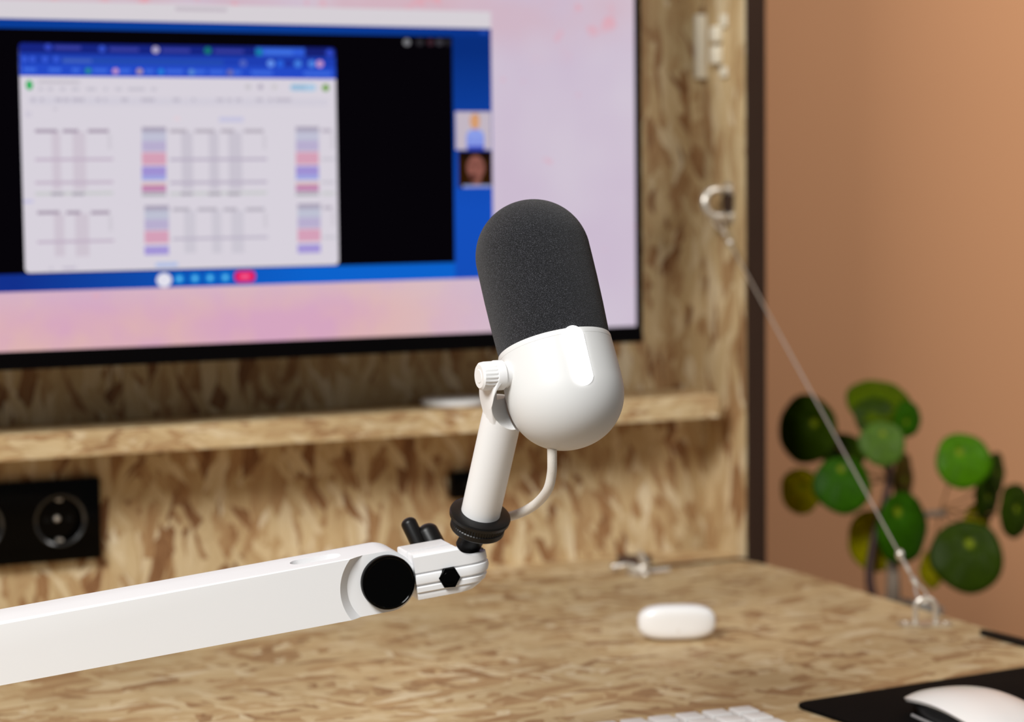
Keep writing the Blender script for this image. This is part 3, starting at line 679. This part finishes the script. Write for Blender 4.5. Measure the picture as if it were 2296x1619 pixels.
# hexagonal nut on the front of the head
NC = L(-33.5*mm, -3.3*mm, -.4*mm); bm = bmesh.new()
hexp = [NC+(a_*math.cos(t)+t_*math.sin(t))*6.0*mm for t in [PI/6*0+PI/3*i+.1 for i in range(6)]]
prism(bm, [p-n_*(2*mm) for p in hexp], n_*(3.1*mm), .5*mm); rcyl(bm, NC+n_*(1.0*mm), NC+n_*(1.6*mm), 3.8*mm, .3*mm, 24); obj('nut', bm, M_gloss, boom, label='black hexagonal nut')
# black wing lever behind the head
bm = bmesh.new(); dd = 1.311; rr4 = 18.0*.000262
A1, B1 = at(917, 1174, dd), at(945, 1232, dd-.002); A2, B2 = at(958, 1194, dd+.003), at(980, 1236, dd)
def capsule(bm, A, B, r):
    d_ = (B-A).normalized(); Ln = (B-A).length
    pr = [(0, -r*.75)]+[(r*math.sin(t), -r*.75*math.cos(t)) for t in [PI/2*i/6 for i in range(1, 6)]]+[(r, 0), (r, Ln), (0, Ln)]
    lathe(bm, pr, A, d_, 36)
capsule(bm, A1, B1, rr4); capsule(bm, A2, B2, 6.4*mm); hull(bm, [c for P_, r_ in ((at(928, 1196, dd), 3.2*mm), (at(962, 1200, dd+.002), 4.6*mm), (at(975, 1232, dd), 5*mm), (at(945, 1230, dd), 3.6*mm)) for c in circ(P_, FW, r_, 20)+circ(P_+FW*.004, FW, r_, 20)])
QB = L(-33.5*mm, 0, -33*mm); rcyl(bm, QB+n_*(1*mm), at(968, 1225, dd+.004), 4*mm, 0, 24)
obj('wing_lever', bm, M_black, boom, label='black wing lever')
# base of the arm (outside the picture)
bm = bmesh.new(); rcyl(bm, V(BP.x, BP.y, .0005), V(BP.x, BP.y, .012), .032, .002, 48); rcyl(bm, V(BP.x, BP.y, .012), V(BP.x, BP.y, BP.z+.012), .018, .001, 48); obj('desk_base', bm, M_arm, boom)

# ------------------------------------------------------------------ earbud case
p = dk(1521, 1440); ec = empty('earbud_case', V(p.x, p.y+.0, 0), 'small white rounded earbud case on the desk right of the boom arm', 'earbud case')
ea = (dk(1600, 1437)-dk(1445, 1440)).normalized(); eb = V(0, 0, 1).cross(ea); ce = V(p.x, p.y, 0)+eb*.0115+V(0, 0, .0003)
bm = bmesh.new(); nu, nv = 48, 28; hl, hd, ht = .0303, .0108, .0135   # half length, half depth, half height
# lying on its base: stadium front, soft pillow depth
prev = None; rows = []
for j in range(nv+1):
    v_ = -PI/2+PI*j/nv; row = []
    for i in range(nu):
        t = 2*PI*i/nu; c_, s_ = math.cos(t), math.sin(t)
        rx = math.copysign(abs(c_)**.62, c_); rz = math.copysign(abs(s_)**.72, s_)
        k_ = max(0, math.cos(v_))**.42; yv = math.copysign(abs(math.sin(v_))**.62, v_)
        row.append(bm.verts.new(ce+ea*(hl*rx*(.78+.22*k_ if k_ > 0 else .78)*k_)+eb*(hd*yv)+V(0, 0, ht+ht*rz*k_)))
    rows.append(row)
for A, B in zip(rows, rows[1:]):
    for i in range(nu): bm.faces.new((A[i], A[(i+1) % nu], B[(i+1) % nu], B[i]))
bmesh.ops.remove_doubles(bm, verts=bm.verts[:], dist=1e-6)
cs_o = obj('case_shell', bm, mat('case_white', rgb(244, 242, 240), .25, coat=.2), ec, angle=180)
bm = bmesh.new(); ball(bm, ce-eb*(hd-.0006)+V(0, 0, ht*.62), .0011, 2); obj('status_light', bm, mat('case_dot', rgb(214, 205, 196), .5), ec)

# ------------------------------------------------------------------ mouse pad, mouse, keyboard
pa = dk(1790, 1582); pb_ = dk(2296, 1503); pd = (pb_-pa); pd.z = 0; pd.normalize(); pn = V(pd.y, -pd.x, 0)
if pn.y > 0: pn = -pn
def pad(x, y): return pa+pd*x+pn*y
bm = bmesh.new(); r_ = .012; loop = []
for cx_, cy_, a0 in ((r_-.006, r_, 180), (.24-r_, r_, 270), (.24-r_, .2-r_, 0), (r_-.006, .2-r_, 90)):
    for kk in range(9): t = math.radians(a0+90*kk/8); loop.append(pad(cx_+r_*math.cos(t), cy_+r_*math.sin(t))+V(0, 0, .0004))
prism(bm, loop, V(0, 0, .0022), .0006)
o = obj('mouse_pad', bm, mat('pad_black', rgb(5, 4, 4), .85, spec=.1), None, org=pad(.12, .1)); tag(o, 'black mouse pad with rounded corner at the bottom right of the desk', 'mouse pad')
ZP = .0026
ma = hit(2032, 1561, 2, ZP+.008); mdir = (hit(2222, 1652, 2, ZP+.004)-ma); mdir.z = 0; mdir.normalize()
ms = V(-mdir.y, mdir.x, 0)
if ms.dot(RT) < 0: ms = -ms
mw, ml = .0305, .118
mroot = ma+ms*(.016)+mdir*(ml/2); mroot = V(mroot.x, mroot.y, ZP)
mo = empty('computer_mouse', mroot, 'low white computer mouse with dark underside on the black mouse pad', 'mouse')
def mp(uu, vv, zz): return mroot+mdir*uu+ms*vv+V(0, 0, zz)
def mouse_shell(z_edge0, top):
    bm = bmesh.new(); NU, NV = 40, 24; G_ = []
    for i in range(NU+1):
        t = -1+2*i/NU; t_s = math.sin(t*PI/2)
        wv_ = (1-abs(t_s)**4.2)**.42
        row = []
        for j in range(NV+1):
            s = -1+2*j/NV; s_s = math.sin(s*PI/2)
            hz = top*(1-(t_s*.93)**2*.62)*(1-abs(s_s)**2.6*.30)
            zz = hz if abs(t) < .999 else hz
            row.append(bm.verts.new(mp(t_s*ml/2, s_s*mw*wv_, zz)))
        G_.append(row)
    for i in range(NU):
        for j in range(NV): bm.faces.new((G_[i][j], G_[i+1][j], G_[i+1][j+1], G_[i][j+1]))
    bmesh.ops.remove_doubles(bm, verts=bm.verts[:], dist=2e-6)
    # turn the rim down slightly and give thickness
    rim = [e for e in bm.edges if e.is_boundary]
    r = bmesh.ops.extrude_edge_only(bm, edges=rim); nv_ = [g for g in r['geom'] if isinstance(g, bmesh.types.BMVert)]
    for v in nv_:
        q = v.co-mroot; uu, vv = q.dot(mdir), q.dot(ms); v.co = mp(uu*.985, vv*.96, z_edge0(uu, q.z))
    rim = [e for e in bm.edges if e.is_boundary]; bmesh.ops.holes_fill(bm, edges=rim)
    return bm
bm = mouse_shell(lambda uu, z: z-.0022, .0222); obj('top_shell', bm, mat('mouse_white', rgb(238, 236, 234), .22, coat=.3), mo, angle=50)
bm = bmesh.new(); rings = []
for zf, sc_ in ((0.0002, .80), (.35, .86), (.75, .93), (1.0, .955)):
    ring = []
    for i in range(64):
        t = 2*PI*i/64; c_, s_ = math.cos(t), math.sin(t); uu = ml/2*math.copysign(abs(c_)**.7, c_)*sc_; vv = mw*math.copysign(abs(s_)**.75, s_)*sc_
        zt_ = .0222*(1-(uu/(ml/2)*.93)**2*.62)*(1-min(1, abs(vv/mw))**2.6*.30)-.0012
        ring.append(bm.verts.new(mp(uu, vv, max(.0008, zt_*zf))))
    rings.append(ring)
for A, B in zip(rings, rings[1:]):
    for i in range(64): bm.faces.new((A[i], A[(i+1) % 64], B[(i+1) % 64], B[i]))
bm.faces.new(rings[0]); bm.faces.new(rings[-1]); obj('underside', bm, mat('mouse_dark', rgb(40, 40, 41), .35), mo, angle=50)
bm = bmesh.new(); sweep(bm, [mp(-ml*.30, -mw*.84, .0012), mp(0, -mw*.87, .0012), mp(ml*.30, -mw*.84, .0012)], .0011, 8); obj('glide_rail', bm, mat('rail_grey', rgb(140, 138, 138), .4), mo)

ka = dk(1684, 1609); kb_ = dk(1454, 1635); kd = (kb_-ka); kd.z = 0; kd.normalize(); kn_ = V(-kd.y, kd.x, 0)
if kn_.y > 0: kn_ = -kn_
def kp(x, y, z=0): return V(ka.x, ka.y, 0)+kd*x+kn_*y+V(0, 0, z)
kb = empty('keyboard', kp(.14, .055), 'white computer keyboard cut off by the bottom edge of the picture', 'keyboard')
loop = []
r_ = .006
for cx_, cy_, a0 in ((-.002+r_, -.002+r_, 180), (.281-r_, -.002+r_, 270), (.281-r_, .114-r_, 0), (-.002+r_, .114-r_, 90)):
    for kk in range(7): t = math.radians(a0+90*kk/6); loop.append(kp(cx_+r_*math.cos(t), cy_+r_*math.sin(t), .0005))
bm = bmesh.new(); prism(bm, loop, V(0, 0, .0045), .0008); obj('case', bm, mat('keyboard_silver', rgb(208, 206, 204), .35), kb)
M_key = mat('key_white', rgb(240, 238, 236), .45)
km = None
pitch_k = .0188
for r in range(6):
    for c in range(14 if r else 14):
        bm = None
        if km is None:
            bm = bmesh.new(); w_ = .0158
            box(bm, (0, 0, 0), (w_, w_, .0042), .0013, 3, X=kd, Y=kn_, Z=V(0, 0, 1)); km = obj('key', bm, M_key, None); bm = km.data; km.parent = kb; q = km
        else: q = km.copy(); COL.objects.link(q)
        q.location = kp(.0025+c*.01975*1.0, .0022+r*pitch_k, .0050)-ORG[kb.name]
# ------------------------------------------------------------------ plant beyond the desk
PD0 = 2.24
pc = at(1985, 1330, PD0); pz = -.075
plant = empty('potted_plant', V(pc.x, pc.y, pz-.11), 'potted plant with round green leaves behind the right edge of the desk', 'plant')
pot_c = V(pc.x, pc.y, pz-.11)
bm = bmesh.new(); lathe(bm, [(0, 0), (.042, 0), (.045, .003), (.056, .105), (.058, .11), (.054, .11), (.050, .098), (0, .096)], pot_c, V(0, 0, 1), 48); obj('pot', bm, mat('clay_pot', rgb(150, 142, 132), .7), plant)
bm = bmesh.new(); lathe(bm, [(0, .0965), (.0495, .0965), (.046, .101), (.02, .104), (0, .103)], pot_c, V(0, 0, 1), 32); obj('soil', bm, mat('soil', rgb(46, 32, 22), .95, bump=(200, 1, .003)), plant)
def leafmat(name, c, rough=.33):
    m = mat(name, rgb(*c), rough+.1, spec=.12); nt = m.node_tree; b = nt.nodes['Principled BSDF']; Lk = nt.links.new
    uvn = nt.nodes.new('ShaderNodeUVMap'); uvn.uv_map = 'UVMap'
    ln = nt.nodes.new('ShaderNodeVectorMath'); ln.operation = 'LENGTH'; Lk(uvn.outputs[0], ln.inputs[0])
    mr = nt.nodes.new('ShaderNodeMapRange'); mr.inputs['From Min'].default_value = .07; mr.inputs['From Max'].default_value = .17; mr.inputs['To Min'].default_value = 1; mr.inputs['To Max'].default_value = 0; Lk(ln.outputs['Value'], mr.inputs['Value'])
    ns = nt.nodes.new('ShaderNodeTexNoise'); ns.inputs['Scale'].default_value = 2.2; ns.inputs['Detail'].default_value = 3; Lk(uvn.outputs[0], ns.inputs['Vector'])
    m1 = nt.nodes.new('ShaderNodeMix'); m1.data_type = 'RGBA'; m1.inputs['A'].default_value = rgb(*(int(v*.82) for v in c)); m1.inputs['B'].default_value = rgb(*(min(255, int(v*1.22+4)) for v in c)); Lk(ns.outputs['Fac'], m1.inputs['Factor'])
    m2 = nt.nodes.new('ShaderNodeMix'); m2.data_type = 'RGBA'; m2.inputs['B'].default_value = rgb(150, 165, 30); Lk(m1.outputs['Result'], m2.inputs['A']); Lk(mr.outputs[0], m2.inputs['Factor'])
    Lk(m2.outputs['Result'], b.inputs['Base Color'])
    return m
LM = {'dark': leafmat('leaf_dark', (52, 72, 0)), 'olive': leafmat('leaf_olive', (84, 104, 0)), 'mid': leafmat('leaf_mid', (52, 100, 0)), 'bright': leafmat('leaf_bright', (80, 134, 0)), 'yellow': leafmat('leaf_yellow', (168, 162, 0)), 'grey': leafmat('leaf_grey_green', (92, 124, 44), .25), 'brown': leafmat('leaf_brown', (90, 72, 10))}
M_stem = mat('stem_brown', rgb(56, 26, 18), .6); M_pet = mat('petiole', rgb(120, 82, 40), .55)
# (px, py, rx, ry, kind, depth offset, spot px, spot py)
leaves = [(1890, 1015, 50, 44, 'dark', .03, 1888, 1010), (1796, 1101, 43, 52, 'yellow', .04, 1800, 1090), (1811, 963, 60, 78, 'dark', .01, 1826, 948), (1968, 902, 73, 50, 'olive', .02, 1966, 912), (1962, 935, 48, 45, 'dark', .005, 1955, 930),
    (2034, 940, 35, 42, 'mid', -.005, 2030, 946), (1978, 995, 53, 50, 'grey', -.03, 1980, 972), (1888, 1088, 66, 64, 'mid', -.02, 1887, 1052), (2025, 1075, 32, 60, 'brown', .05, 2025, 1075),
    (1962, 1212, 56, 70, 'yellow', .03, 1962, 1200), (2022, 1185, 66, 82, 'mid', -.01, 2010, 1147), (2160, 1034, 64, 62, 'bright', -.02, 2152, 1015), (2234, 1062, 28, 50, 'dark', .03, 2236, 1060), (2212, 1115, 36, 52, 'dark', .02, 2212, 1115),
    (2276, 1145, 46, 62, 'dark', .0, 2276, 1140), (2192, 1165, 32, 34, 'yellow', .03, 2190, 1160), (2168, 1248, 84, 80, 'dark', -.04, 2175, 1220), (2090, 1275, 34, 46, 'yellow', .035, 2090, 1270)]
crown = at(1992, 1075, PD0+.02); foot = V(pc.x, pc.y, pz-.01)
bm = bmesh.new(); sweep(bm, [foot+V(-.006, 0, 0), at(1950, 1300, PD0), at(1962, 1200, PD0+.01), at(1985, 1120, PD0+.015), at(1996, 1050, PD0+.02), at(1990, 1000, PD0+.02)], .0036, 12, radf=lambda t: .0052-.0022*t); obj('main_stem', bm, M_stem, plant)
bm = bmesh.new(); sweep(bm, [foot+V(.012, .004, 0), at(2003, 1310, PD0), at(2006, 1220, PD0+.02), at(2060, 1160, PD0+.02), at(2120, 1150, PD0+.01)], .0055, 12, radf=lambda t: .0085-.005*min(1, t*1.4)); obj('second_stem', bm, mat('stem_grey', rgb(120, 104, 88), .7), plant)
hub2 = at(2110, 1140, PD0+.02)
for (x, y, rx, ry, kd_, dz, sx_, sy_) in leaves:
    d_ = PD0+dz; C0 = at(x, y, d_); k_ = d_/FPX; SP = at(sx_, sy_, d_-.004)
    hub = hub2 if x > 2085 and y < 1300 else crown
    R_ = max(rx, ry)*k_; tx = math.acos(min(1, rx/max(rx, ry))); ty = math.acos(min(1, ry/max(rx, ry)))
    ex = RT*math.cos(tx)+BK*math.sin(tx)*(1 if x < 1990 else -1); ey = UP*math.cos(ty)+BK*math.sin(ty)*-1
    nrm = ex.cross(ey).normalized()
    if nrm.dot(BK) < 0: nrm = -nrm
    bm = bmesh.new(); rings = []; uvl = bm.loops.layers.uv.new('UVMap'); su, sv = (sx_-x)/max(rx, 1), -(sy_-y)/max(ry, 1); seed = random.random()*6; vd = {}
    c = bm.verts.new(C0-nrm*(.002)+ex*R_*su*.95+ey*R_*sv*.95+nrm*.0005); vd[c] = (0, 0)
    prev = None
    for q in range(1, 9):
        f = q/8; ring = []
        for i in range(36):
            t = 2*PI*i/36; wob = 1+.025*math.sin(3*t+seed)+.015*math.sin(5*t+seed*2)
            uu = su*(1-f)+f*wob*math.cos(t); vv = sv*(1-f)+f*wob*math.sin(t)
            dome = .16*(1-(uu*uu+vv*vv))-.13*math.exp(-((uu-su)**2+(vv-sv)**2)*14)+.02*math.cos(7*t)*f
            v = bm.verts.new(C0+ex*R_*uu+ey*R_*vv+nrm*(R_*dome)); vd[v] = (uu-su, vv-sv); ring.append(v)
        if prev is None:
            for i in range(36): bm.faces.new((c, ring[i], ring[(i+1) % 36]))
        else:
            for i in range(36): bm.faces.new((prev[i], ring[i], ring[(i+1) % 36], prev[(i+1) % 36]))
        prev = ring
    c.co = C0+ex*R_*su+ey*R_*sv+nrm*(R_*(.16*(1-su*su-sv*sv)-.13))
    for f in bm.faces:
        for lp_ in f.loops: lp_[uvl].uv = vd[lp_.vert]
    # thickness
    geo = bmesh.ops.solidify(bm, geom=bm.faces[:], thickness=.0007)
    sp_pt = c.co.copy() if c.is_valid else SP
    lf = obj('leaf', bm, LM[kd_], plant, angle=180)
    bm = bmesh.new(); mid = (hub+sp_pt)/2+FW*.012-UP*.008; sweep(bm, [hub, mid, sp_pt-nrm*.0012], .0009, 8); obj('petiole', bm, M_pet, lf)
# side table carrying the pot
stl = empty('side_table', V(pc.x+.02, pc.y, ZF), 'small dark side table under the potted plant beyond the desk', 'table')
zt2 = pz-.11; bm = bmesh.new(); lathe(bm, [(0, -.02), (.095, -.02), (.1, -.016), (.1, -.004), (.097, -.0003), (0, -.0003)], V(pc.x+.02, pc.y, zt2), V(0, 0, 1), 64); obj('table_top', bm, M_frame, stl)
for i in range(3):
    t = 2*PI*i/3+.5; bm = bmesh.new(); rcyl(bm, V(pc.x+.02+.095*math.cos(t), pc.y+.095*math.sin(t), ZF+.0003), V(pc.x+.02+.06*math.cos(t), pc.y+.06*math.sin(t), zt2-.0195), .008, .001, 20); obj('leg', bm, M_frame, stl)
